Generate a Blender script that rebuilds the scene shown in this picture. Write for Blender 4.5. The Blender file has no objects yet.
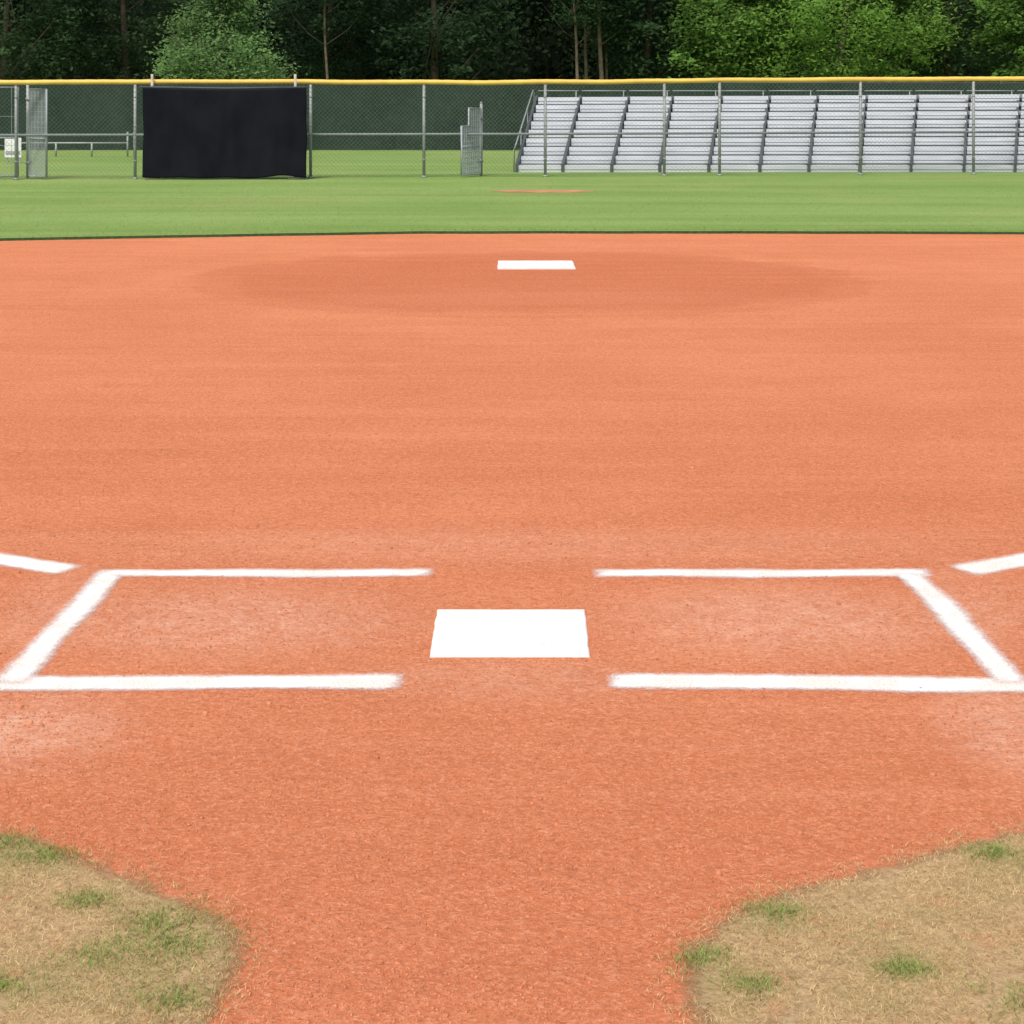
import bpy, math, random, itertools
import numpy as np
from mathutils import Vector, noise
from mathutils.geometry import delaunay_2d_cdt
random.seed(7); rng=np.random.default_rng(7)
sc=bpy.context.scene
col=sc.collection
sc.view_settings.view_transform='Standard'; sc.view_settings.look='None'; sc.view_settings.exposure=0

# ---------------- camera ----------------
cd=bpy.data.cameras.new("camera"); cam=bpy.data.objects.new("camera",cd); col.objects.link(cam)
cam.location=(0,0,1.7); cam.rotation_euler=(math.radians(90),0,0)
cd.sensor_width=36; cd.lens=1900/1024*36; cd.shift_y=-430/1024; cd.clip_end=2000; cd.clip_start=0.05
sc.camera=cam

# ---------------- light ----------------
w=bpy.data.worlds.new("World"); sc.world=w; w.use_nodes=True
nt=w.node_tree; nt.nodes.clear()
o=nt.nodes.new('ShaderNodeOutputWorld'); b=nt.nodes.new('ShaderNodeBackground'); s=nt.nodes.new('ShaderNodeTexSky')
s.sky_type='NISHITA'; s.sun_disc=False; s.sun_elevation=math.radians(56); s.sun_rotation=math.radians(200)
s.air_density=1.0; s.dust_density=4.0; s.ozone_density=0.6
nt.links.new(s.outputs[0],b.inputs[0]); nt.links.new(b.outputs[0],o.inputs[0]); b.inputs[1].default_value=0.15
sl=bpy.data.lights.new("sun",'SUN'); sun=bpy.data.objects.new("sun",sl); col.objects.link(sun)
sl.energy=2.85; sl.angle=math.radians(12); sl.color=(1,0.95,0.87)
sun.rotation_euler=(math.radians(34),0,math.radians(-20)); sun.location=(0,-5,20)

# ---------------- material helpers ----------------
class NB:
    def __init__(s,name,rough=0.9,spec=0.2,metal=0):
        s.m=bpy.data.materials.new(name); s.m.use_nodes=True; s.t=s.m.node_tree
        s.b=s.t.nodes["Principled BSDF"]; s.b.inputs['Roughness'].default_value=rough
        s.b.inputs['Specular IOR Level'].default_value=spec; s.b.inputs['Metallic'].default_value=metal
        s.g=s.t.nodes.new('ShaderNodeNewGeometry')
    def L(s,a,b): s.t.links.new(a,b)
    def n(s,k): return s.t.nodes.new(k)
    def pos(s,scale=(1,1,1),loc=(0,0,0)):
        m=s.n('ShaderNodeMapping'); m.inputs['Scale'].default_value=scale; m.inputs['Location'].default_value=loc
        s.L(s.g.outputs['Position'],m.inputs['Vector']); return m.outputs[0]
    def noise(s,scale,detail=4,rough=0.55,vec=None,dist=0):
        n=s.n('ShaderNodeTexNoise'); n.inputs['Scale'].default_value=scale; n.inputs['Detail'].default_value=detail
        n.inputs['Roughness'].default_value=rough; n.inputs['Distortion'].default_value=dist
        s.L(vec if vec is not None else s.g.outputs['Position'],n.inputs['Vector']); return n.outputs[0]
    def rng(s,v,a,b,c=0,d=1,smooth=False):
        n=s.n('ShaderNodeMapRange'); s.L(v,n.inputs[0])
        if smooth: n.interpolation_type='SMOOTHSTEP'
        for i,x in enumerate((a,b,c,d)): n.inputs[i+1].default_value=x
        return n.outputs[0]
    def mix(s,f,a,b,mode='MIX'):
        n=s.n('ShaderNodeMix'); n.data_type='RGBA'; n.blend_type=mode
        for inp,v in ((n.inputs[0],f),(n.inputs[6],a),(n.inputs[7],b)):
            if isinstance(v,(int,float)): inp.default_value=v
            elif isinstance(v,tuple): inp.default_value=(*v,1)
            else: s.L(v,inp)
        return n.outputs[2]
    def math(s,op,a,b=0.0):
        n=s.n('ShaderNodeMath'); n.operation=op
        for i,v in enumerate((a,b)):
            if isinstance(v,(int,float)): n.inputs[i].default_value=v
            else: s.L(v,n.inputs[i])
        return n.outputs[0]
    def attr(s,name):
        a=s.n('ShaderNodeAttribute'); a.attribute_name=name; return a
    def blob(s,cx,cy,rx,ry,soft=1.0,warp=None):
        m=s.pos((1/rx,1/ry,0),(-cx/rx,-cy/ry,0))
        l=s.n('ShaderNodeVectorMath'); l.operation='LENGTH'; s.L(m,l.inputs[0]); v=l.outputs['Value']
        if warp is not None: v=s.math('ADD',v,warp)
        return s.rng(v,1-soft,1,1,0,True)
    def bump(s,h,strength,dist):
        n=s.n('ShaderNodeBump'); n.inputs['Strength'].default_value=strength; n.inputs['Distance'].default_value=dist
        s.L(h,n.inputs['Height']); s.L(n.outputs[0],s.b.inputs['Normal'])
    def base(s,c):
        if isinstance(c,tuple): s.b.inputs['Base Color'].default_value=(*c,1)
        else: s.L(c,s.b.inputs['Base Color'])
        return s

def simple(name,c,rough=0.6,metal=0,spec=0.3,var=0.15,scale=6):
    k=NB(name,rough,spec,metal)
    f=k.rng(k.noise(scale,5),0.3,0.7)
    k.base(k.mix(f,tuple(x*(1-var) for x in c),tuple(min(1,x*(1+var)) for x in c))); return k.m

# dirt
D=NB("infield_clay",0.97,0.05)
big=D.rng(D.noise(0.5,4),0.35,0.65)
c=D.mix(big,(0.655,0.222,0.101),(0.730,0.262,0.127))
streak=D.rng(D.noise(1.0,6,0.65,D.pos((0.30,2.6,1))),0.40,0.68)
c=D.mix(D.math('MULTIPLY',streak,0.38),c,(0.565,0.172,0.074))
streak2=D.rng(D.noise(1.0,6,0.68,D.pos((0.22,4,1),(7,3,0))),0.5,0.70)
c=D.mix(D.math('MULTIPLY',streak2,0.38),c,(0.80,0.33,0.18))
blot=D.rng(D.noise(2.6,6,0.7),0.44,0.62)
c=D.mix(D.math('MULTIPLY',blot,0.22),c,(0.56,0.175,0.076))
wv=D.math('MULTIPLY',D.math('SUBTRACT',D.noise(1.1,5,0.65),0.5),0.35)
rake=D.rng(D.noise(1.0,6,0.75,D.pos((0.8,5,1),(1,8,0))),0.36,0.62,0.55,1)
circ=D.blob(0.15,16.4,3.02,2.72,0.20,wv)
c=D.mix(D.math('MULTIPLY',D.math('MULTIPLY',circ,rake),0.85),c,(0.525,0.150,0.064))
swp=D.blob(0.1,14.9,2.3,0.7,0.7,wv)
c=D.mix(D.math('MULTIPLY',D.math('MULTIPLY',swp,rake),0.30),c,(0.74,0.28,0.15))
ring=D.math('SUBTRACT',D.blob(0.15,16.3,3.02,2.78,0.07,wv),D.blob(0.15,16.3,2.84,2.60,0.07,wv))
c=D.mix(D.math('MULTIPLY',D.math('MULTIPLY',ring,rake),0.30),c,(0.47,0.13,0.055))
ring2=D.math('SUBTRACT',D.blob(0.15,16.0,4.1,3.7,0.05,wv),D.blob(0.15,16.0,3.9,3.5,0.05,wv))
c=D.mix(D.math('MULTIPLY',D.math('MULTIPLY',ring2,rake),0.18),c,(0.55,0.16,0.07))
nearb=D.blob(0,3.6,2.4,1.5,0.6,wv)
c=D.mix(D.math('MULTIPLY',nearb,0.4),c,(0.63,0.202,0.093))
for cx,cy,rx,ry,a in ((-1.30,4.98,0.42,0.44,0.80),(1.33,4.98,0.32,0.56,0.68),(-0.85,6.0,0.8,0.6,0.62),(0.85,6.0,0.8,0.6,0.62),(0,6.95,2.4,0.4,0.28),(0.0,5.4,0.6,0.3,0.35),(-1.5,6.1,0.27,0.75,0.35),(1.55,6.1,0.27,0.75,0.35)):
    bl=D.blob(cx,cy,rx,ry,0.85,wv)
    sp=D.rng(D.noise(10,6,0.8),0.38,0.62,0.22,1)
    c=D.mix(D.math('MULTIPLY',D.math('MULTIPLY',bl,sp),a),c,(0.86,0.50,0.35))
fine=D.noise(95,5,0.75); mid=D.noise(34,5,0.7)
c=D.mix(D.rng(fine,0.30,0.50,0.60,0),c,(0.38,0.108,0.048))
c=D.mix(D.rng(fine,0.53,0.70,0,0.60),c,(0.95,0.54,0.36))
c=D.mix(D.rng(mid,0.36,0.50,0.28,0),c,(0.46,0.135,0.06))
c=D.mix(D.rng(mid,0.54,0.68,0,0.25),c,(0.88,0.43,0.27))
D.base(c)
h=D.math('ADD',D.math('MULTIPLY',fine,1.0),D.math('MULTIPLY',mid,1.4))
h=D.math('ADD',h,D.math('MULTIPLY',D.noise(6,3),1.6))
D.bump(h,0.70,0.014)
DIRT=D.m
WORN=simple("worn_brown_dirt",(0.46,0.23,0.12),0.95,0,0.05,0.25,3)

# outfield grass
G=NB("mown_grass",0.9,0.12)
c=G.mix(G.rng(G.noise(0.35,4),0.35,0.65),(0.160,0.260,0.058),(0.198,0.303,0.078))
st=G.rng(G.noise(1,4,0.55,G.pos((0.08,0.9,1))),0.40,0.60)
c=G.mix(G.math('MULTIPLY',st,0.55),c,(0.262,0.360,0.115))
st2=G.rng(G.noise(1,4,0.55,G.pos((0.07,1.6,1),(3,4,0))),0.50,0.66)
c=G.mix(G.math('MULTIPLY',st2,0.35),c,(0.13,0.215,0.045))
tu=G.noise(22,4,0.6,G.pos((1,0.6,1)))
c=G.mix(G.rng(tu,0.3,0.5,0.25,0),c,(0.11,0.18,0.04))
c=G.mix(G.rng(tu,0.55,0.72,0,0.25),c,(0.31,0.37,0.15))
c=G.mix(G.math('MULTIPLY',G.rng(G.noise(0.22,5,0.6,G.pos((1,1,1),(5,9,0))),0.5,0.66),0.3),c,(0.33,0.33,0.13))
G.base(c); G.bump(G.noise(35,4,0.6),0.4,0.02)
GRASS=G.m
LIP_SHADOW=simple("grass_lip_shadow",(0.035,0.055,0.018),0.95,0,0.1,0.4,25)  # shadow of the raised grass lip, painted as a dark edge colour

# dry turf
T=NB("dry_turf",0.95,0.08)
f=T.noise(70,6,0.78)
c=T.mix(T.rng(f,0.32,0.68),(0.36,0.215,0.10),(0.76,0.55,0.30))
c=T.mix(T.rng(T.noise(3.2,4),0.5,0.68,0,0.35),c,(0.30,0.29,0.10))
c=T.mix(T.rng(T.noise(7,5,0.7),0.55,0.68,0,0.5),c,(0.64,0.29,0.15))
T.base(c); T.bump(f,0.9,0.012)
ea=T.math('ADD',T.attr('edge').outputs['Fac'],T.math('MULTIPLY',T.math('SUBTRACT',T.noise(22,5,0.7),0.5),1.1))
T.L(T.rng(ea,0.10,0.75),T.b.inputs['Alpha'])
TURF=T.m

def attrmat(name,rough=0.8,trans=0.0):
    k=NB(name,rough,0.12); a=k.attr('Col')
    k.base(a.outputs['Color'])
    if trans:
        tr=k.n('ShaderNodeBsdfTranslucent'); k.L(a.outputs['Color'],tr.inputs[0])
        mx=k.n('ShaderNodeMixShader'); mx.inputs[0].default_value=trans
        out=k.t.nodes['Material Output']
        k.L(k.b.outputs[0],mx.inputs[1]); k.L(tr.outputs[0],mx.inputs[2]); k.L(mx.outputs[0],out.inputs[0])
    return k.m
BLADE=attrmat("grass_blade",0.8,0.3)
LEAF=attrmat("leaf",0.85,0.5)

# chalk
C=NB("field_chalk",0.97,0.05)
a=C.attr('edge')
n1=C.math('MULTIPLY',C.math('SUBTRACT',C.noise(14,4,0.6),0.5),0.030)
n2=C.math('MULTIPLY',C.math('SUBTRACT',C.noise(190,3,0.7),0.5),0.055)
e=C.math('ADD',C.math('ADD',a.outputs['Fac'],n1),n2)
al=C.rng(e,0.004,0.038)
C.L(al,C.b.inputs['Alpha'])
thin=C.math('MULTIPLY',C.rng(C.noise(150,4,0.75),0.40,0.56,1,0),C.rng(C.noise(5,4),0.40,0.58,0.25,0.95))
cc=C.mix(thin,(0.79,0.78,0.765),(0.74,0.50,0.38))
C.base(cc); C.bump(C.noise(120,3),0.4,0.004); CHALK=C.m

PL=NB("white_plate_rubber",0.8,0.15)
pc=PL.mix(PL.rng(PL.noise(16,6,0.7),0.46,0.66,0,0.45),(0.77,0.765,0.76),(0.68,0.59,0.54))
pc=PL.mix(PL.rng(PL.noise(160,3,0.7),0.56,0.66,0,0.6),pc,(0.70,0.42,0.30))
PL.base(pc); PLATE=PL.m
GALV=simple("galvanised_steel",(0.32,0.34,0.34),0.55,0.2,0.35,0.15,9)
PALE=simple("pale_gate_steel",(0.38,0.42,0.45),0.55,0.2,0.35,0.12,9)
WIRE=simple("fence_wire",(0.15,0.17,0.16),0.6,0.2,0.3,0.1,9)
YEL=simple("yellow_cap",(0.74,0.48,0.10),0.5,0,0.4,0.12,3)
DARK=simple("dark_steel",(0.07,0.08,0.09),0.7,0,0.3,0.2,5)
ALU=NB("aluminium_plank",0.55,0.35,0.1)
aa=ALU.mix(ALU.rng(ALU.noise(1.0,5,0.6,ALU.pos((1.5,8,30))),0.3,0.7),(0.48,0.52,0.56),(0.65,0.685,0.72)); ALU.base(aa); ALU=ALU.m
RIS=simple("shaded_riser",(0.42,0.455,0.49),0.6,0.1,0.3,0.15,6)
WHITE=simple("white_board",(0.75,0.76,0.78),0.6)
POLE=simple("weathered_pole",(0.42,0.38,0.32),0.8,0,0.2,0.3,12)
BARK=simple("bark",(0.075,0.06,0.045),0.95,0,0.1,0.4,8)
BLK=NB("black_tarp",0.8,0.12)
BLK.base(BLK.mix(BLK.rng(BLK.noise(2,5),0.35,0.65),(0.004,0.005,0.010),(0.008,0.009,0.014))); BLK=BLK.m
WS=NB("green_windscreen_fabric",0.85,0.15)
wc=WS.mix(WS.rng(WS.noise(1.2,5),0.3,0.7),(0.014,0.030,0.020),(0.026,0.047,0.033))
wc=WS.mix(WS.rng(WS.noise(9,4,0.7),0.50,0.7,0,0.5),wc,(0.050,0.080,0.055)); WS.base(wc); WS=WS.m

# ---------------- mesh helpers ----------------
class MB:
    def __init__(s): s.v=[]; s.f=[]
    def box(s,x0,x1,y0,y1,z0,z1):
        s.hexa([(x,y,z) for z in (z0,z1) for y in (y0,y1) for x in (x0,x1)])
    def hexa(s,p):
        n=len(s.v); s.v+=p
        s.f+=[tuple(n+i for i in q) for q in ((0,2,3,1),(4,5,7,6),(0,1,5,4),(2,6,7,3),(0,4,6,2),(1,3,7,5))]
    def tube(s,pts,rs,seg=8,cap=True):
        pts=[Vector(p) for p in pts]
        if isinstance(rs,(int,float)): rs=[rs]*len(pts)
        n0=len(s.v)
        for i,p in enumerate(pts):
            d=(pts[min(i+1,len(pts)-1)]-pts[max(i-1,0)]).normalized()
            up=Vector((0,0,1)) if abs(d.z)<0.9 else Vector((0,1,0))
            a=d.cross(up).normalized(); b=d.cross(a)
            for k in range(seg):
                t=2*math.pi*k/seg; q=p+rs[i]*(math.cos(t)*a+math.sin(t)*b); s.v.append(tuple(q))
        for i in range(len(pts)-1):
            for k in range(seg):
                a=n0+i*seg+k; b=n0+i*seg+(k+1)%seg; s.f.append((a,b,b+seg,a+seg))
        if cap:
            s.f.append(tuple(n0+k for k in range(seg))[::-1]); e=n0+(len(pts)-1)*seg
            s.f.append(tuple(e+k for k in range(seg)))
    def make(s,name,mat,parent=None,smooth=False,loc=None):
        me=bpy.data.meshes.new(name); me.from_pydata(s.v,[],s.f); me.materials.append(mat)
        if smooth: me.polygons.foreach_set('use_smooth',[True]*len(me.polygons))
        me.update(); ob=bpy.data.objects.new(name,me); col.objects.link(ob)
        if parent: ob.parent=parent
        if loc: ob.location=loc
        return ob
def tag(o,label,cat,group=None):
    o["label"]=label; o["category"]=cat
    if group: o["group"]=group
def empty(name,loc,label,cat,group=None,rz=0):
    e=bpy.data.objects.new(name,None); col.objects.link(e); e.location=loc; e.rotation_euler[2]=rz; e.empty_display_size=0.3
    tag(e,label,cat,group); return e
def struct(o): o["kind"]="structure"; return o
def stuff(o): o["kind"]="stuff"; return o
def fastmesh(name,V,F,mat,cols=None,parent=None):
    me=bpy.data.meshes.new(name); k=F.shape[1]
    me.vertices.add(len(V)); me.vertices.foreach_set('co',V.astype(np.float32).ravel())
    me.loops.add(F.size); me.loops.foreach_set('vertex_index',F.astype(np.int32).ravel())
    me.polygons.add(len(F)); me.polygons.foreach_set('loop_start',np.arange(0,F.size,k,dtype=np.int32))
    me.update(calc_edges=True)
    if cols is not None:
        at=me.attributes.new('Col','FLOAT_COLOR','POINT'); at.data.foreach_set('color',np.c_[cols,np.ones(len(cols))].astype(np.float32).ravel())
    me.materials.append(mat); ob=bpy.data.objects.new(name,me); col.objects.link(ob)
    if parent: ob.parent=parent
    return ob

# ---------------- ground ----------------
m=MB(); m.v=[(-600,-300,0),(600,-300,0),(600,900,0),(-600,900,0)]; m.f=[(0,1,2,3)]
struct(m.make("ground",GRASS))

def edgeY(x): return 21.25-0.0060*(x-1.2)**2-(0.16*abs(x+1) if x<-1 else 0.0)+0.03*noise.noise((x*1.3,0,0))
xs=np.linspace(-34,34,700)
m=MB()
for x in xs:
    m.v+= [(x,-12,0.004),(x,max(edgeY(x),5)+0.05,0.004)]
for i in range(len(xs)-1): a=2*i; m.f.append((a,a+2,a+3,a+1))
struct(m.make("infield_dirt",DIRT))

LZ=0.03
m=MB()
for x in xs:
    y=max(edgeY(x),5); j=0.02*noise.noise((x*9,3,0))
    m.v+=[(x,y+j,0.0045),(x,y+j+0.05,LZ),(x,78,LZ)]
for i in range(len(xs)-1):
    a=3*i; m.f.append((a,a+3,a+4,a+1)); m.f.append((a+1,a+4,a+5,a+2))
og=m.make("outfield_grass",GRASS); og.data.materials.append(LIP_SHADOW)
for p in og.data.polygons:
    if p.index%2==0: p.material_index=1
struct(og)

m=MB(); n=60; m.v.append((0.48,29.0,0.036))
for k in range(n):
    t=2*math.pi*k/n; r=1+0.25*noise.noise((math.cos(t)*2,math.sin(t)*2,4))
    m.v.append((0.48+0.78*r*math.cos(t),29.0+0.40*r*math.sin(t),0.034))
m.f=[(0,1+k,1+(k+1)%n) for k in range(n)]
struct(m.make("worn_dirt_patch",WORN))

# ---------------- blades ----------------
def blades(P,H,W,C,lean=0.9,z0=0.0):
    n=len(P); th=rng.uniform(0,2*np.pi,n); ph=rng.uniform(0,2*np.pi,n)
    dx=np.c_[np.cos(th),np.sin(th),np.zeros(n)]*W[:,None]*0.5
    ln=np.c_[np.cos(ph),np.sin(ph),np.zeros(n)]*(H*lean*rng.uniform(0.2,1.3,n))[:,None]
    base=np.c_[P,np.full(n,z0)]; up=np.c_[np.zeros((n,2)),H]
    mid=base+0.55*up+0.35*ln; tip=base+up*0.85+ln
    V=np.stack([base-dx,base+dx,mid+dx*0.8,mid-dx*0.8,tip],1).reshape(-1,3)
    i=np.arange(n)*5
    F=np.concatenate([np.c_[i,i+1,i+2],np.c_[i,i+2,i+3],np.c_[i+3,i+2,i+4]])
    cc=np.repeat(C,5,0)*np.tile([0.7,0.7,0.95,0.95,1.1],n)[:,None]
    return V,F,cc
def inpoly(P,poly):
    x,y=P[:,0],P[:,1]; r=np.zeros(len(P),bool); j=len(poly)-1
    for i in range(len(poly)):
        xi,yi=poly[i]; xj,yj=poly[j]
        cnd=((yi>y)!=(yj>y))&(x<(xj-xi)*(y-yi)/(yj-yi+1e-12)+xi); r^=cnd; j=i
    return r
def rough(poly,inset=0.0,amp=1.0,step=0.012):
    out=[]
    for i in range(len(poly)):
        a=np.array(poly[i],float); b=np.array(poly[(i+1)%len(poly)],float); L=np.linalg.norm(b-a); k=max(1,int(L/step)) if L<1.2 else 1
        for q in range(k):
            p=a+(b-a)*q/k
            if L<1.2: p=p+amp*0.025*np.array([noise.noise((p[0]*8,p[1]*8,1)),noise.noise((p[0]*8,p[1]*8,5))])+amp*0.012*np.array([noise.noise((p[0]*45,p[1]*45,1)),noise.noise((p[0]*45,p[1]*45,5))])+inset*np.array([0.7*np.sign(p[0]),-0.7])
            out.append(tuple(p))
    return out
LP=[(-6,5.6),(-6,0),(-0.70,0),(-0.60,2.4),(-0.555,3.0),(-0.530,3.43),(-0.505,3.56),(-0.500,3.68),(-0.530,3.80),(-0.635,3.935),(-0.816,4.07),(-1.007,4.235),(-1.164,4.32),(-1.7,4.55),(-2.4,4.8)]
RP=[(6,5.6),(2.4,4.8),(1.7,4.55),(1.167,4.33),(1.002,4.25),(0.821,4.135),(0.552,3.995),(0.40,3.85),(0.320,3.70),(0.300,3.58),(0.310,3.43),(0.34,3.0),(0.38,2.4),(0.45,0),(6,0)]
clL=[(-0.882,3.925),(-1.02,4.16),(-0.717,3.82),(-1.12,4.22),(-0.62,3.5),(-0.95,3.55),(-0.66,3.72),(-0.80,3.68)]
clR=[(0.363,3.67),(0.45,3.56),(1.055,4.17),(0.53,3.87),(0.96,3.5),(1.18,4.05),(0.75,3.62)]
for nm,poly,cl,sx in (("left",LP,clL,-1),("right",RP,clR,1)):
    rp=rough(poly); ip=rough(poly,0.0,0.6,0.03); inn=[p for p in rough(poly,0.085,0.6,0.03) if abs(p[0])<3 and 0.3<p[1]<5]
    pts=[Vector(p) for p in ip]+[Vector(p) for p in inn]; m=MB()
    res=delaunay_2d_cdt(pts,[],[list(range(len(ip)))],2,1e-5)
    outer=np.array(ip); vs=np.array([(v.x,v.y) for v in res[0]])
    dmin=np.array([np.min(np.hypot(outer[:,0]-v[0],outer[:,1]-v[1])) for v in vs])
    m.v=[(v.x,v.y,0.0075) for v in res[0]]; m.f=[]
    for f_ in res[2]:
        P3=[res[0][q] for q in f_]; ar=sum(P3[q].x*P3[(q+1)%len(P3)].y-P3[(q+1)%len(P3)].x*P3[q].y for q in range(len(P3)))
        if abs(ar)>1e-9: m.f.append(tuple(f_) if ar>0 else tuple(f_)[::-1])
    pm=m.make("dry_grass_patch",TURF); struct(pm)
    ed=np.clip(dmin/0.08,0,1); at=pm.data.attributes.new('edge','FLOAT','POINT'); at.data.foreach_set('value',ed.astype(np.float32))
    n=110000
    P=np.c_[rng.uniform(0.15,1.75,n)*sx,rng.uniform(3.05,4.8,n)]
    J=P+rng.normal(0,0.036,P.shape); P=P[inpoly(J,rp)]
    dens=np.array([noise.noise((p[0]*7,p[1]*7,2))+0.6*noise.noise((p[0]*25,p[1]*25,2)) for p in P])
    P=P[dens>-0.40]
    g=np.array([noise.noise((p[0]*2.6,p[1]*2.6,9)) for p in P])*0.55+rng.normal(0,0.2,len(P))
    for cx,cy in cl:
        d=np.hypot((P[:,0]-cx)*0.8,(P[:,1]-cy)); g+=0.7*np.exp(-(d/0.045)**2)+0.30*np.exp(-(d/0.12)**2)
    gf=np.clip((g-0.18)/0.5,0,1)[:,None]*0.85
    tn=np.array([noise.noise((p[0]*11,p[1]*11,19)) for p in P])[:,None]
    straw=(np.array([0.84,0.62,0.335])+tn*np.array([0.18,0.14,0.09]))*rng.uniform(0.58,1.16,len(P))[:,None]
    green=np.array([0.32,0.38,0.12])*rng.uniform(0.7,1.3,len(P))[:,None]
    Cc=np.clip(straw*(1-gf)+green*gf,0,0.95)
    H=rng.uniform(0.004,0.011,len(P))*(1+0.6*gf[:,0]); W=rng.uniform(0.0009,0.0018,len(P))
    V1,F1,c1=blades(P,H,W,Cc,1.6,0.006)
    Q=[]
    for cx,cy in cl:
        k=int(rng.integers(140,280)); Q.append(rng.normal(0,1,(k,2))*np.array([0.030,0.022])*rng.uniform(0.8,1.4)+[cx,cy])
    Q=np.concatenate(Q); k=len(Q)
    C2=np.array([0.28,0.37,0.10])*rng.uniform(0.7,1.4,k)[:,None]
    V2,F2,c2=blades(Q,rng.uniform(0.009,0.020,k),rng.uniform(0.0012,0.0020,k),C2,1.3,0.006)
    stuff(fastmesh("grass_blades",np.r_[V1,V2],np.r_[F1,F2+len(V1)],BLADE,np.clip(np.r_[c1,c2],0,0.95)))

n=70000
P=np.c_[rng.uniform(-11,11,n),20.2+14*rng.uniform(0,1,n)**1.3]
ex=np.array([edgeY(x) for x in P[:,0]]); P[:,1]=np.maximum(P[:,1],ex+0.03+rng.uniform(0,0.3,n)*(P[:,1]<ex+0.02))
g=np.array([noise.noise((p[0]*0.2,p[1]*1.4,9)) for p in P])[:,None]
C3=(np.array([0.23,0.335,0.098])+g*np.array([0.08,0.08,0.04]))*rng.uniform(0.86,1.14,n)[:,None]
V,F,cc=blades(P,rng.uniform(0.006,0.014,n),rng.uniform(0.004,0.007,n),C3,1.6,LZ-0.002)
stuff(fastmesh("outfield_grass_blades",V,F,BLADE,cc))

# ---------------- clods ----------------
ico_v=[]; ph=(1+5**.5)/2
for a,b_ in itertools.product((-1,1),(-ph,ph)): ico_v+=[(0,a,b_),(a,b_,0),(b_,0,a)]
ico_v=np.array(ico_v)/math.hypot(1,ph)
F=[]
for tri in itertools.combinations(range(12),3):
    p=ico_v[list(tri)]
    if max(np.linalg.norm(p[0]-p[1]),np.linalg.norm(p[1]-p[2]),np.linalg.norm(p[0]-p[2]))<1.06:
        nn=np.cross(p[1]-p[0],p[2]-p[0]); F.append(tri if nn@p.mean(0)>0 else (tri[0],tri[2],tri[1]))
F=np.array(F)
n=90000
y=3.2+ (rng.uniform(0,1,n)**1.35)*6.5; x=rng.uniform(-1,1,n)*(y*0.29+0.1)
def clear(x,y):
    r=np.ones(len(x),bool)
    r&=~((abs(x)<0.255)&(y>5.58)&(y<6.13))
    r&=~((abs(x)>0.28)&(abs(x)<1.50)&(((y>5.31)&(y<5.44))|((y>6.52)&(y<6.62))))
    r&=~((abs(x)>1.33)&(abs(x)<1.48)&(y>5.3)&(y<6.6))
    r&=~((abs(x)>1.5)&(y>6.5)&(y<8.5)&(abs(y-(6.6+(abs(x)-1.53)*0.55))<0.1))
    return r
P=np.c_[x,y]; k=clear(x,y)&~inpoly(P,LP)&~inpoly(P,RP)&((np.array([noise.noise((a*2.5,b_*2.5,3))+0.6*noise.noise((a*9,b_*9,7)) for a,b_ in P])+rng.normal(0,.45,n))>-0.25)
P=P[k]; n=len(P); S=0.0014+0.0028*rng.uniform(0,1,n)**2.6; S[rng.uniform(0,1,n)<0.005]*=2.2
VV=ico_v[None]*rng.uniform(0.6,1.3,(n,12,1))*S[:,None,None]*rng.uniform(0.6,1.3,(n,1,3))
VV[:,:,0]+=P[:,0,None]; VV[:,:,1]+=P[:,1,None]; VV[:,:,2]+=0.004+S[:,None]*0.2
FF=(F[None]+np.arange(n)[:,None,None]*12).reshape(-1,3)
cc=np.array([0.565,0.222,0.115])*rng.uniform(0.72,1.12,(n,1))
CL=attrmat("clay_clod",0.97)
stuff(fastmesh("dirt_clods",VV.reshape(-1,3),FF,CL,np.repeat(cc,12,0)))

# ---------------- chalk ----------------
def strips(name,lines,label,cat,group,z0=0.0055):
    V=[];Fq=[];E=[]
    for li,(a,b_,wd) in enumerate(lines):
        a=np.array(a,float); b_=np.array(b_,float); L=np.linalg.norm(b_-a); d=(b_-a)/L; nrm=np.array([-d[1],d[0]])
        mar=0.026; hw=wd/2+mar; ts=np.unique(np.r_[-mar,0.0,mar*1.5,np.arange(0.1,max(L-0.1,0.11),0.05),L-mar*1.5,L,L+mar]); ts=ts[(ts>=-mar)&(ts<=L+mar)]
        n0=len(V); us=(-hw,-hw*0.5,0,hw*0.5,hw)
        for t in ts:
            wob=0.015*noise.noise((t*2.2+li*7,li*3.1,a[0])); sq=1+0.16*noise.noise((t*3+li*5,a[0],9))
            for u in us:
                p=a+d*t+nrm*(u*sq+wob); ed=min(hw-abs(u),t+mar,L+mar-t); V.append((p[0],p[1],z0+0.0012*li)); E.append(max(0,ed))
        for i in range(len(ts)-1):
            for j in range(4):
                q=n0+i*5+j; Fq.append((q,q+1,q+6,q+5))
    m=MB(); m.v=V; m.f=Fq; ob=m.make(name,CHALK,smooth=True)
    at=ob.data.attributes.new('edge','FLOAT','POINT'); at.data.foreach_set('value',E)
    tag(ob,label,cat,group); return ob
g="chalk lines around home plate"
strips("batters_box_marking",[((-1.42,6.56),(-0.29,6.56),0.085),((-1.45,5.345),(-0.325,5.37),0.115),((-1.375,6.54),(-1.42,5.36),0.078)],"white chalk three-sided batter's box outline on orange clay","chalk marking",g)
strips("batters_box_marking",[((0.30,6.56),(1.43,6.56),0.085),((0.285,5.375),(1.46,5.34),0.115),((1.375,6.54),(1.41,5.36),0.078)],"white chalk three-sided batter's box outline on orange clay","chalk marking",g)
strips("foul_line_marking",[((-1.545,6.60),(-1.545-7.0,6.60+3.85),0.13)],"white chalk foul line running away over clay","chalk marking","chalk foul lines")
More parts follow.
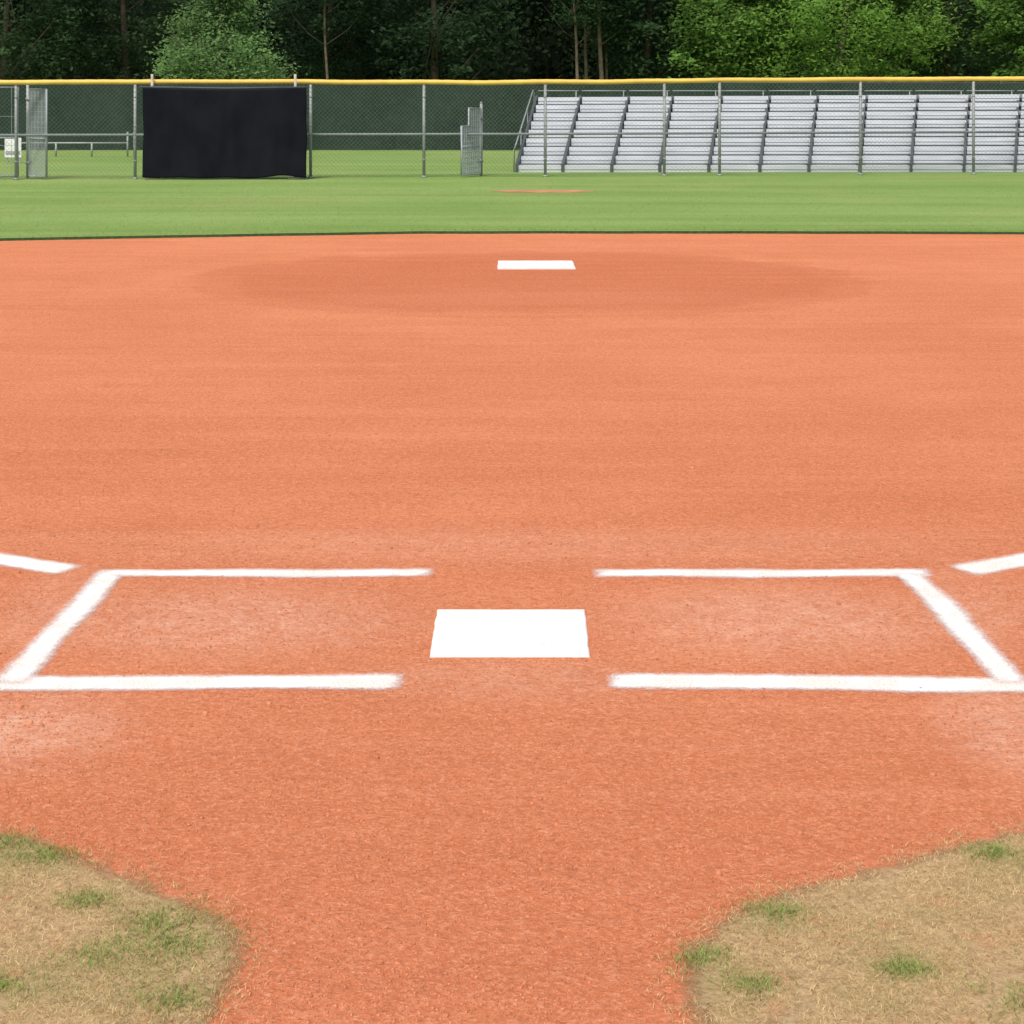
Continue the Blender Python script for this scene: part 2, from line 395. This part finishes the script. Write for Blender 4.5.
strips("foul_line_marking",[((1.57,6.60),(1.57+7.0,6.60+3.85),0.13)],"white chalk foul line running away over clay","chalk marking","chalk foul lines")

# ---------------- plates ----------------
def plate(name,pts,h,label,cat):
    n=len(pts); cx=sum(p[0] for p in pts)/n; cy=sum(p[1] for p in pts)/n
    m=MB()
    for z,k in ((0.001,1.0),(h-0.003,1.0),(h,0.985)):
        for x,y in pts: m.v.append((cx+(x-cx)*k,cy+(y-cy)*k,z))
    for r in range(2):
        for i in range(n): m.f.append((r*n+i,r*n+(i+1)%n,(r+1)*n+(i+1)%n,(r+1)*n+i))
    m.f.append(tuple(2*n+i for i in range(n))); o=m.make(name,PLATE); tag(o,label,cat)
def jit(pts,step,amp):
    out=[]
    for i in range(len(pts)):
        a=np.array(pts[i]);b_=np.array(pts[(i+1)%len(pts)]);k=max(1,int(np.linalg.norm(b_-a)/step))
        for q in range(k):
            p=a+(b_-a)*q/k; out.append((p[0]+amp*noise.noise((p[0]*12,p[1]*12,0)),p[1]+amp*noise.noise((p[0]*12,p[1]*12,8))))
    return out
plate("home_plate",jit([(-0.243,5.600),(0.228,5.600),(0.234,6.095),(-0.240,6.095)],0.02,0.0030),0.009,"worn white rubber home plate set in orange clay","home plate")
plate("pitching_plate",jit([(-0.13,17.2),(0.575,17.2),(0.57,17.90),(-0.13,17.90)],0.06,0.01),0.018,"white pitching plate set in the clay circle","pitching plate")

# ---------------- chain link fence ----------------
ang=math.atan(0.115)
fence=empty("chain_link_fence",(0,33.4,0.03),"grey chain-link outfield fence with yellow top cap","fence",None,ang)
def topz(s): return 1.695+0.0035*s-0.03*math.exp(-((s)/3.5)**2)
ps=[-13.6,-11,-8.52,-6.52,-3.52,-1.55,0.59,2.72,3.72,6.30,8.40,10.8,13.6]
for sx in ps:
    h=topz(sx)-0.03; m=MB(); m.tube([(0,0,0),(0,0,h)],0.026,10); m.tube([(0,0,h),(0,0,h+0.02)],[0.032,0.012],10)
    m.tube([(0,0,0),(0,0,0.03)],0.045,10)
    for zz in (0.3,0.9,1.4): m.tube([(0,0,zz),(0,0,zz+0.025)],0.030,10)
    m.make("post",GALV,fence,True,(sx,0,0))
m=MB(); N=220; pts=[];rs=[]
for i in range(N+1):
    sx=-13.6+27.2*i/N; pts.append((sx,0,topz(sx)+0.014*noise.noise((sx*0.9,0,0)))); rs.append(0.043+0.003*(i%2))
m.tube(pts,rs,10); m.make("top_cap",YEL,fence,True)
m=MB(); m.tube([(-13.6,-0.0,0.77),(0,0,0.755),(13.6,0.0,0.77)],0.022,8); m.make("middle_rail",simple("middle_rail_steel",(0.23,0.255,0.265),0.6,0.1,0.3,0.1,9),fence,True)
m=MB(); st=0.075; z0,z1=0.02,1.65; lo,hi=-13.6,13.6
for i in range(int(27.2/st)+30):
    a=-13.6-1.7+i*st
    for sgn in (1,-1):
        p,q=((a,-0.035,z0),(a+1.64,-0.035,z1)) if sgn>0 else ((a+1.64,-0.030,z0),(a,-0.030,z1))
        x0,x1=p[0],q[0]; t0,t1=0,1; ok=True
        for lim,s_ in ((lo,1),(hi,-1)):
            f0=(x0-lim)*s_; f1=(x1-lim)*s_
            if f0<0 and f1<0: ok=False;break
            if f0<0: t0=max(t0,f0/(f0-f1))
            if f1<0: t1=min(t1,f0/(f0-f1))
        if ok and t1-t0>0.01:
            P0=Vector(p);Q=Vector(q); m.tube([P0.lerp(Q,t0),P0.lerp(Q,t1)],0.0016,3,False)
m.make("wire_mesh",WIRE,fence)

# ---------------- open gates ----------------
def gate(name,loc,rz,wd,ht,label,bars,low=None,fill=0.3,hstep=0.09):
    e=empty(name,loc,label,"gate","open chain-link gates",rz)
    lz=low or ht
    def top(x): return ht if x<wd*0.6 else lz
    m=MB(); r=0.02
    pts=[(0,0,0.05),(0,0,ht)]+([(wd*0.6,0,ht),(wd*0.6,0,lz)] if low else [])+[(wd,0,lz),(wd,0,0.05),(0,0,0.05)]
    m.tube(pts,r,8,False); m.tube([(0,0,ht*0.45),(wd,0,ht*0.45)],r*0.8,8)
    m.make("frame",PALE,e,True)
    m=MB()
    for i in range(bars):
        x=wd*(i+0.5)/bars; m.tube([(x,0,0.05),(x,0,top(x))],wd/bars*fill,4,False)
    for i in range(int(ht/hstep)):
        zz=0.08+i*hstep; m.tube([(0,0.012,zz),(wd if zz<lz else wd*0.6,0.012,zz)],0.004,3,False)
    m.make("wire_infill",PALE,e)
    m=MB(); m.tube([(-0.05,0,-0.0),(-0.05,0,ht+0.08)],0.026,10); m.tube([(-0.05,0,ht+0.08),(-0.05,0,ht+0.11)],[0.03,0.01],10)
    for z in (0.25,ht-0.2): m.box(-0.07,0.02,-0.03,0.03,z,z+0.05)
    m.make("hinge_post",GALV,e,True)
gate("open_gate",(-0.57,33.7,0.03),math.radians(242),0.66,1.21,"grey steel gate leaf standing open at the fence",10,0.90,0.22)
gate("open_gate",(-8.33,32.8,0.03),math.radians(-38),0.46,1.55,"narrow tall plain grey gate leaf beside the fence",12,None,0.22)
gate("open_gate",(-9.35,32.6,0.03),math.radians(4),0.86,1.58,"wide grey framed gate leaf with open bars beside the fence",4,None,0.02,0.5)

# ---------------- black tarp screen ----------------
ts=empty("black_screen",(-4.92,32.5,0.035),"black tarpaulin screen tied between two weathered poles by the fence","screen",None,0.02)
W_,H_=2.80,1.54; nx,nz=90,50; m=MB()
for j in range(nz+1):
    for i in range(nx+1):
        x=-W_/2+W_*i/nx; z=0.03+H_*j/nz
        sag=-0.035*math.sin(math.pi*i/nx)*(j/nz)+0.05*noise.noise((x*1.5,0,4))*(1-j/nz)
        y=0.05*noise.noise((x*1.2,z*0.6,0))+0.022*noise.noise((x*6,z*1.2,3))
        m.v.append((x+0.03*noise.noise((0,z*2,x*.3)),y,z+sag))
for j in range(nz):
    for i in range(nx): a=j*(nx+1)+i; m.f.append((a,a+1,a+nx+2,a+nx+1))
tp=m.make("tarpaulin",BLK,ts,True); sd=tp.modifiers.new("s",'SOLIDIFY'); sd.thickness=0.006
for x in (-1.25,1.20):
    m=MB(); m.tube([(x,0.10,0),(x+0.01,0.10,1.0),(x,0.10,1.80)],[0.028,0.025,0.023],8); m.box(x-0.12,x+0.12,0.04,0.16,0,0.03); m.make("pole",POLE,ts,True)
m=MB(); m.tube([(-1.46,0.08,1.58),(0,0.08,1.555),(1.44,0.08,1.575)],0.018,8); m.make("top_bar",DARK,ts,True)

# ---------------- bleachers ----------------
bot=[517,563,612,660,709,760,809,860,911,964,1015,1068]
top=[537,581,629,673,722,770,818,867,918,970,1021,1074]
R=9; y0=35.2; dy=0.32; K=1900
def bz(i): return 0.12+0.155*i
for k in range(len(bot)-1):
    xa0=(bot[k]-512)*y0/K+0.025; xb0=(bot[k+1]-512)*y0/K-0.035
    yb=y0+dy*(R-1); xa1=(top[k]-512)*yb/K+0.025; xb1=(top[k+1]-512)*yb/K-0.035
    ox=(xa0+xb0)/2
    lab="silver aluminium bleacher section with rows of planks behind the fence" if k else "end silver aluminium bleacher section with a side handrail"
    e=empty("bleacher_section",(ox,y0,0.035),lab,"bleachers","aluminium bleacher sections")
    m=MB(); fr=MB(); rs_=MB()
    for i in range(R):
        t=i/(R-1); a=xa0+(xa1-xa0)*t-ox; b_=xb0+(xb1-xb0)*t-ox; y=dy*i; z=bz(i)-0.035+0.008*k/10*i
        def slab(M,ya,yb2,za,zb):
            M.hexa([(a,ya,za),(b_,ya,za),(a,yb2,za),(b_,yb2,za),(a,ya,zb),(b_,ya,zb),(a,yb2,zb),(b_,yb2,zb)])
        slab(m,y-0.012,y+0.27,z-0.040,z+0.035)
        slab(m,y-0.002,y+0.010,z-0.098,z-0.050)
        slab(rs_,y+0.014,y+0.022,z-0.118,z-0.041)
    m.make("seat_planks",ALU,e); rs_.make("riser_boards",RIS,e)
    ends=[(xb0-ox+0.004,xb1-ox+0.004)]
    if k==0: ends.append((xa0-ox-0.055,xa1-ox-0.055))
    for (p,q) in ends:
        yy=dy*(R-1); zt=bz(R-1)+0.035; wd_=0.048
        fr.hexa([(p,-0.05,0),(p+wd_,-0.05,0),(q,yy+0.2,0),(q+wd_,yy+0.2,0),(p,-0.05,bz(0)+0.035),(p+wd_,-0.05,bz(0)+0.035),(q,yy+0.2,zt),(q+wd_,yy+0.2,zt)])
    fr.box(xa1-ox,xb1-ox,dy*(R-1)+0.33,dy*(R-1)+0.35,0.02,bz(R-1)-0.05)
    fr.make("support_frame",DARK,e)
    rl=MB(); yy=dy*(R-1)+0.33
    rl.tube([(xb1-ox-0.05,yy+0.05,0),(xb1-ox-0.05,yy+0.05,bz(R-1)+0.13)],0.011,6)
    rl.tube([(xa1-ox,yy+0.05,bz(R-1)+0.13),(xb1-ox,yy+0.05,bz(R-1)+0.13)],0.011,6)
    if k==0:
        a=xa0-ox-0.08; c_=xa1-ox-0.08
        rl.tube([(a,-0.05,0),(a,-0.05,0.40),(a+0.03,0.1,0.50),(c_-0.02,yy,1.50),(c_,yy+0.05,1.45),(c_,yy+0.05,0)],0.014,8)
        for t in (0.33,0.66): rl.tube([(a+(c_-a)*t,yy*t,0),(a+(c_-a)*t,yy*t,0.48+0.98*t)],0.010,6)
    rl.make("guard_rail",GALV,e,True)

# ---------------- green windscreen fence ----------------
wf=empty("windscreen_fence",(0,46.5,0.035),"dark green mesh windscreen fence in front of trees","fence")
m=MB(); N=500
for i in range(N+1):
    x=-25+50*i/N; y=0.03*math.sin(x*4.0)+0.05*noise.noise((x,0,0))
    for j,z in enumerate((0.02,0.6,1.2,1.63)): m.v.append((x,y*(1-0.3*j/3),z+(0.02*noise.noise((x*2,5,0)) if j==0 else 0)))
for i in range(N):
    for j in range(3): a=i*4+j; m.f.append((a,a+4,a+5,a+1))
m.make("fabric",WS,wf,True)
m=MB(); m.tube([(-25,0.1,1.64),(25,0.1,1.64)],0.02,8); m.make("top_rail",DARK,wf,True)
for i in range(17):
    m=MB(); m.tube([(0,0,0),(0,0,1.66)],0.035,8); m.tube([(0,0,1.66),(0,0,1.68)],[0.04,0.01],8); m.make("post",DARK,wf,True,(-24+3*i,0.1,0))

e=empty("notice_board",(-10.24,39.0,0.035),"small white notice board on two short posts on the grass","sign")
m=MB(); m.box(-0.17,0.17,-0.015,0.0,0.12,0.52); m.make("board",WHITE,e)
m=MB(); m.box(-0.15,0.15,-0.021,-0.017,0.17,0.25); m.make("panel_strip",GALV,e)
m=MB(); m.box(-0.15,-0.11,0.001,0.03,0,0.5); m.box(0.11,0.15,0.001,0.03,0,0.5); m.make("support_posts",GALV,e)
rb=empty("pipe_rail",(-9.6,42.5,0.035),"low grey pipe rail on grass before the windscreen","railing")
m=MB()
for x in (-1.6,-0.6,0.2,1.0,1.15): m.tube([(x,0,0),(x,0,0.30 if x<0.9 else 0.55)],0.022,8)
m.tube([(-1.6,0,0.3),(1.0,0,0.3)],0.02,8); m.make("pipes",GALV,rb,True)

# ---------------- trees ----------------
def crown(nc,nl,cx,cz,rx,rz,leaf,colr,seed,taper=0.35):
    r=np.random.default_rng(seed)
    u=r.normal(0,1,(nc,3)); u/=np.linalg.norm(u,axis=1)[:,None]; rad=r.uniform(0.35,1,nc)**0.6
    Cn=u*rad[:,None]*[rx,rx,rz]; Cn[:,2]+=cz
    Cn[:,:2]*=(1-taper*np.clip((Cn[:,2]-cz+(rz*0.4 if taper>0.4 else 0))/rz,0,1))[:,None]
    Cn[:,0]+=0.5*rx*0.4*np.array([noise.noise((seed,0,z_*1.1)) for z_ in Cn[:,2]])
    lob=np.array([noise.noise((a*0.9+seed,b_*0.9,c_*0.9)) for a,b_,c_ in Cn]); Cn=Cn[lob>-0.24]; lob=lob[lob>-0.24]; nc=len(Cn)
    sz=r.uniform(0.2,0.5,nc); tone=r.uniform(0.8,1.15,nc)*(1+0.9*lob)
    n=nc*nl; idx=np.repeat(np.arange(nc),nl)
    dP=r.normal(0,1,(n,3)); P=Cn[idx]+dP*sz[idx][:,None]*[0.75,0.75,0.4]
    A=r.normal(0,1,(n,3)); A[:,2]*=0.5; A/=np.linalg.norm(A,axis=1)[:,None]; B=np.cross(A,r.normal(0,0.6,(n,3))+[0,-0.8,1.2]); B/=np.linalg.norm(B,axis=1)[:,None]
    L=(leaf*r.uniform(0.6,1.4,n))[:,None]
    V=np.stack([P-A*L,P-B*L*0.5,P+A*L,P+B*L*0.5],1).reshape(-1,3); i=np.arange(n)*4
    F=np.c_[i,i+1,i+2,i+3]
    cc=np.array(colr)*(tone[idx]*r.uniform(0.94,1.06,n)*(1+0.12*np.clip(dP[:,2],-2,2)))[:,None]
    return V,F,np.repeat(cc,4,0)
def tree(x,y,h,rx,low,colr,seed,label,tr=0.16,nc=520,nl=42,leaf=0.075,bark=BARK,taper=0.35):
    r=random.Random(seed); e=empty("tree",(x,y,0.03),label,"tree","trees behind the field")
    m=MB(); pts=[];rs=[]; n=11
    for i in range(n):
        t=i/(n-1); pts.append((0.9*noise.noise((t*1.6,seed*1.37,0))*t,0.5*noise.noise((t*2,seed*1.37,5))*t*2,h*0.85*t)); rs.append(tr*(1-0.8*t)+(0.06 if i==0 else 0))
    m.tube(pts,rs,9)
    for i in range(12):
        t=r.uniform(max(0.12,low*1.05/h),0.8); p=Vector(pts[int(t*(n-1))]); a=r.uniform(0,6.28); L=rx*r.uniform(0.5,0.95)*(1-0.4*t)
        q=p+Vector((math.cos(a)*L*0.5,math.sin(a)*L*0.5,L*0.35)); s_=p+Vector((math.cos(a+.3)*L,math.sin(a+.3)*L,L*0.9))
        m.tube([p,q,s_],[tr*0.32*(1-t*.5),tr*0.18,tr*0.05],6)
    m.make("trunk",bark,e,True)
    cz=(low+h)/2; V,F,cc=crown(nc,nl,0,cz,rx,(h-low)/2,leaf,colr,seed,taper)
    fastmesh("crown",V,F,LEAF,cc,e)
dk=(0.05,0.09,0.040)
tree(-8.6,55.5,5.2,2.2,0.0,(0.165,0.285,0.10),11,"light green young tree with soft peaked crown",0.09,660,50,0.055,taper=0.7)
tree(10.0,58,7.5,3.2,0.6,(0.175,0.315,0.06),12,"bright green leafy tree with spreading crown",0.16,820,48,0.062)
tree(6.9,59,6.0,2.0,1.0,(0.12,0.225,0.048),13,"mid-green leafy tree behind the bleachers",0.12,420)
tree(16.2,58,7.0,2.0,0.8,(0.125,0.235,0.05),14,"bright green leafy tree at the wood edge",0.14,430)
tree(-15.5,58,9,2.6,1.0,(0.055,0.10,0.042),15,"dark green leafy tree at the wood edge",0.16,480)
tree(-12.4,61,9,2.4,1.0,dk,16,"dark green leafy tree at the wood edge",0.16,420)
tree(-2.4,60,9,2.6,1.2,(0.042,0.082,0.040),17,"dark green leafy tree at the wood edge",0.16,500)
tree(13.8,60,10,2.6,1.0,(0.065,0.125,0.042),21,"dark green leafy tree at the wood edge",0.18,560)
tree(4.4,61,9,2.2,1.0,(0.050,0.10,0.042),22,"dark green leafy tree at the wood edge",0.14,420)
tree(-6.2,62.5,9,2.4,1.0,(0.042,0.082,0.040),23,"dark green leafy tree at the wood edge",0.14,420)
BK2=simple("grey_bark",(0.15,0.12,0.09),0.95,0,0.1,0.35,8)
for i,(x,y,t) in enumerate(((-5.65,59,0.05),(2.05,59,0.06),(2.42,60.6,0.07),(2.85,59.5,0.085),(3.05,60.8,0.05))):
    tree(x,y,11,1.9,3.4,(0.05,0.10,0.042),30+i,"slender tree with bare grey-brown trunk and high crown",t,230,40,bark=BK2)

# far wood: dense dark mass
r=np.random.default_rng(5)
nc=4400; Cx=r.uniform(-34,34,nc); Cz=r.uniform(0,1,nc)**1.3*13
Cy=66+3.2*np.array([noise.noise((a*0.25,b_*0.3,0)) for a,b_ in zip(Cx,Cz)])+r.uniform(-0.8,0.4,nc)+0.12*Cz
nl=26; idx=np.repeat(np.arange(nc),nl); n=len(idx); tone=(0.45+1.0*r.uniform(0,1,nc)**2)*(0.85+1.0*np.array([noise.noise((a*0.35,b_*0.35,9)) for a,b_ in zip(Cx,Cz)]))
P=np.c_[Cx,Cy,Cz][idx]+r.normal(0,1,(n,3))*[0.45,0.35,0.28]
A=r.normal(0,1,(n,3)); A/=np.linalg.norm(A,axis=1)[:,None]; B=np.cross(A,r.normal(0,1,(n,3))); B/=np.linalg.norm(B,axis=1)[:,None]
L=(0.12*r.uniform(0.6,1.4,n))[:,None]
V=np.stack([P-A*L,P-B*L*0.5,P+A*L,P+B*L*0.5],1).reshape(-1,3); i=np.arange(n)*4; F=np.c_[i,i+1,i+2,i+3]
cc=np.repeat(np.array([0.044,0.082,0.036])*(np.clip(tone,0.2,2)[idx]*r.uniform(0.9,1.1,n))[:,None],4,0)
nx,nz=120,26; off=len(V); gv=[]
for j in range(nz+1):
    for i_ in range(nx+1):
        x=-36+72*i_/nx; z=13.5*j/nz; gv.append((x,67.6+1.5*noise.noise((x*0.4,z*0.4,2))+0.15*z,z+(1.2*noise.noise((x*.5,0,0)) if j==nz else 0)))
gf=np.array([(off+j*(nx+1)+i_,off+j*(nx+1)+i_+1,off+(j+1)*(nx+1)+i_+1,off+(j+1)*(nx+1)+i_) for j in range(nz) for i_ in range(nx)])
V=np.r_[V,np.array(gv)]; F=np.r_[F,gf]; cc=np.r_[cc,np.tile([0.011,0.020,0.010],(len(gv),1))]  # near-black sheet added behind the leaves to keep sky light out of gaps
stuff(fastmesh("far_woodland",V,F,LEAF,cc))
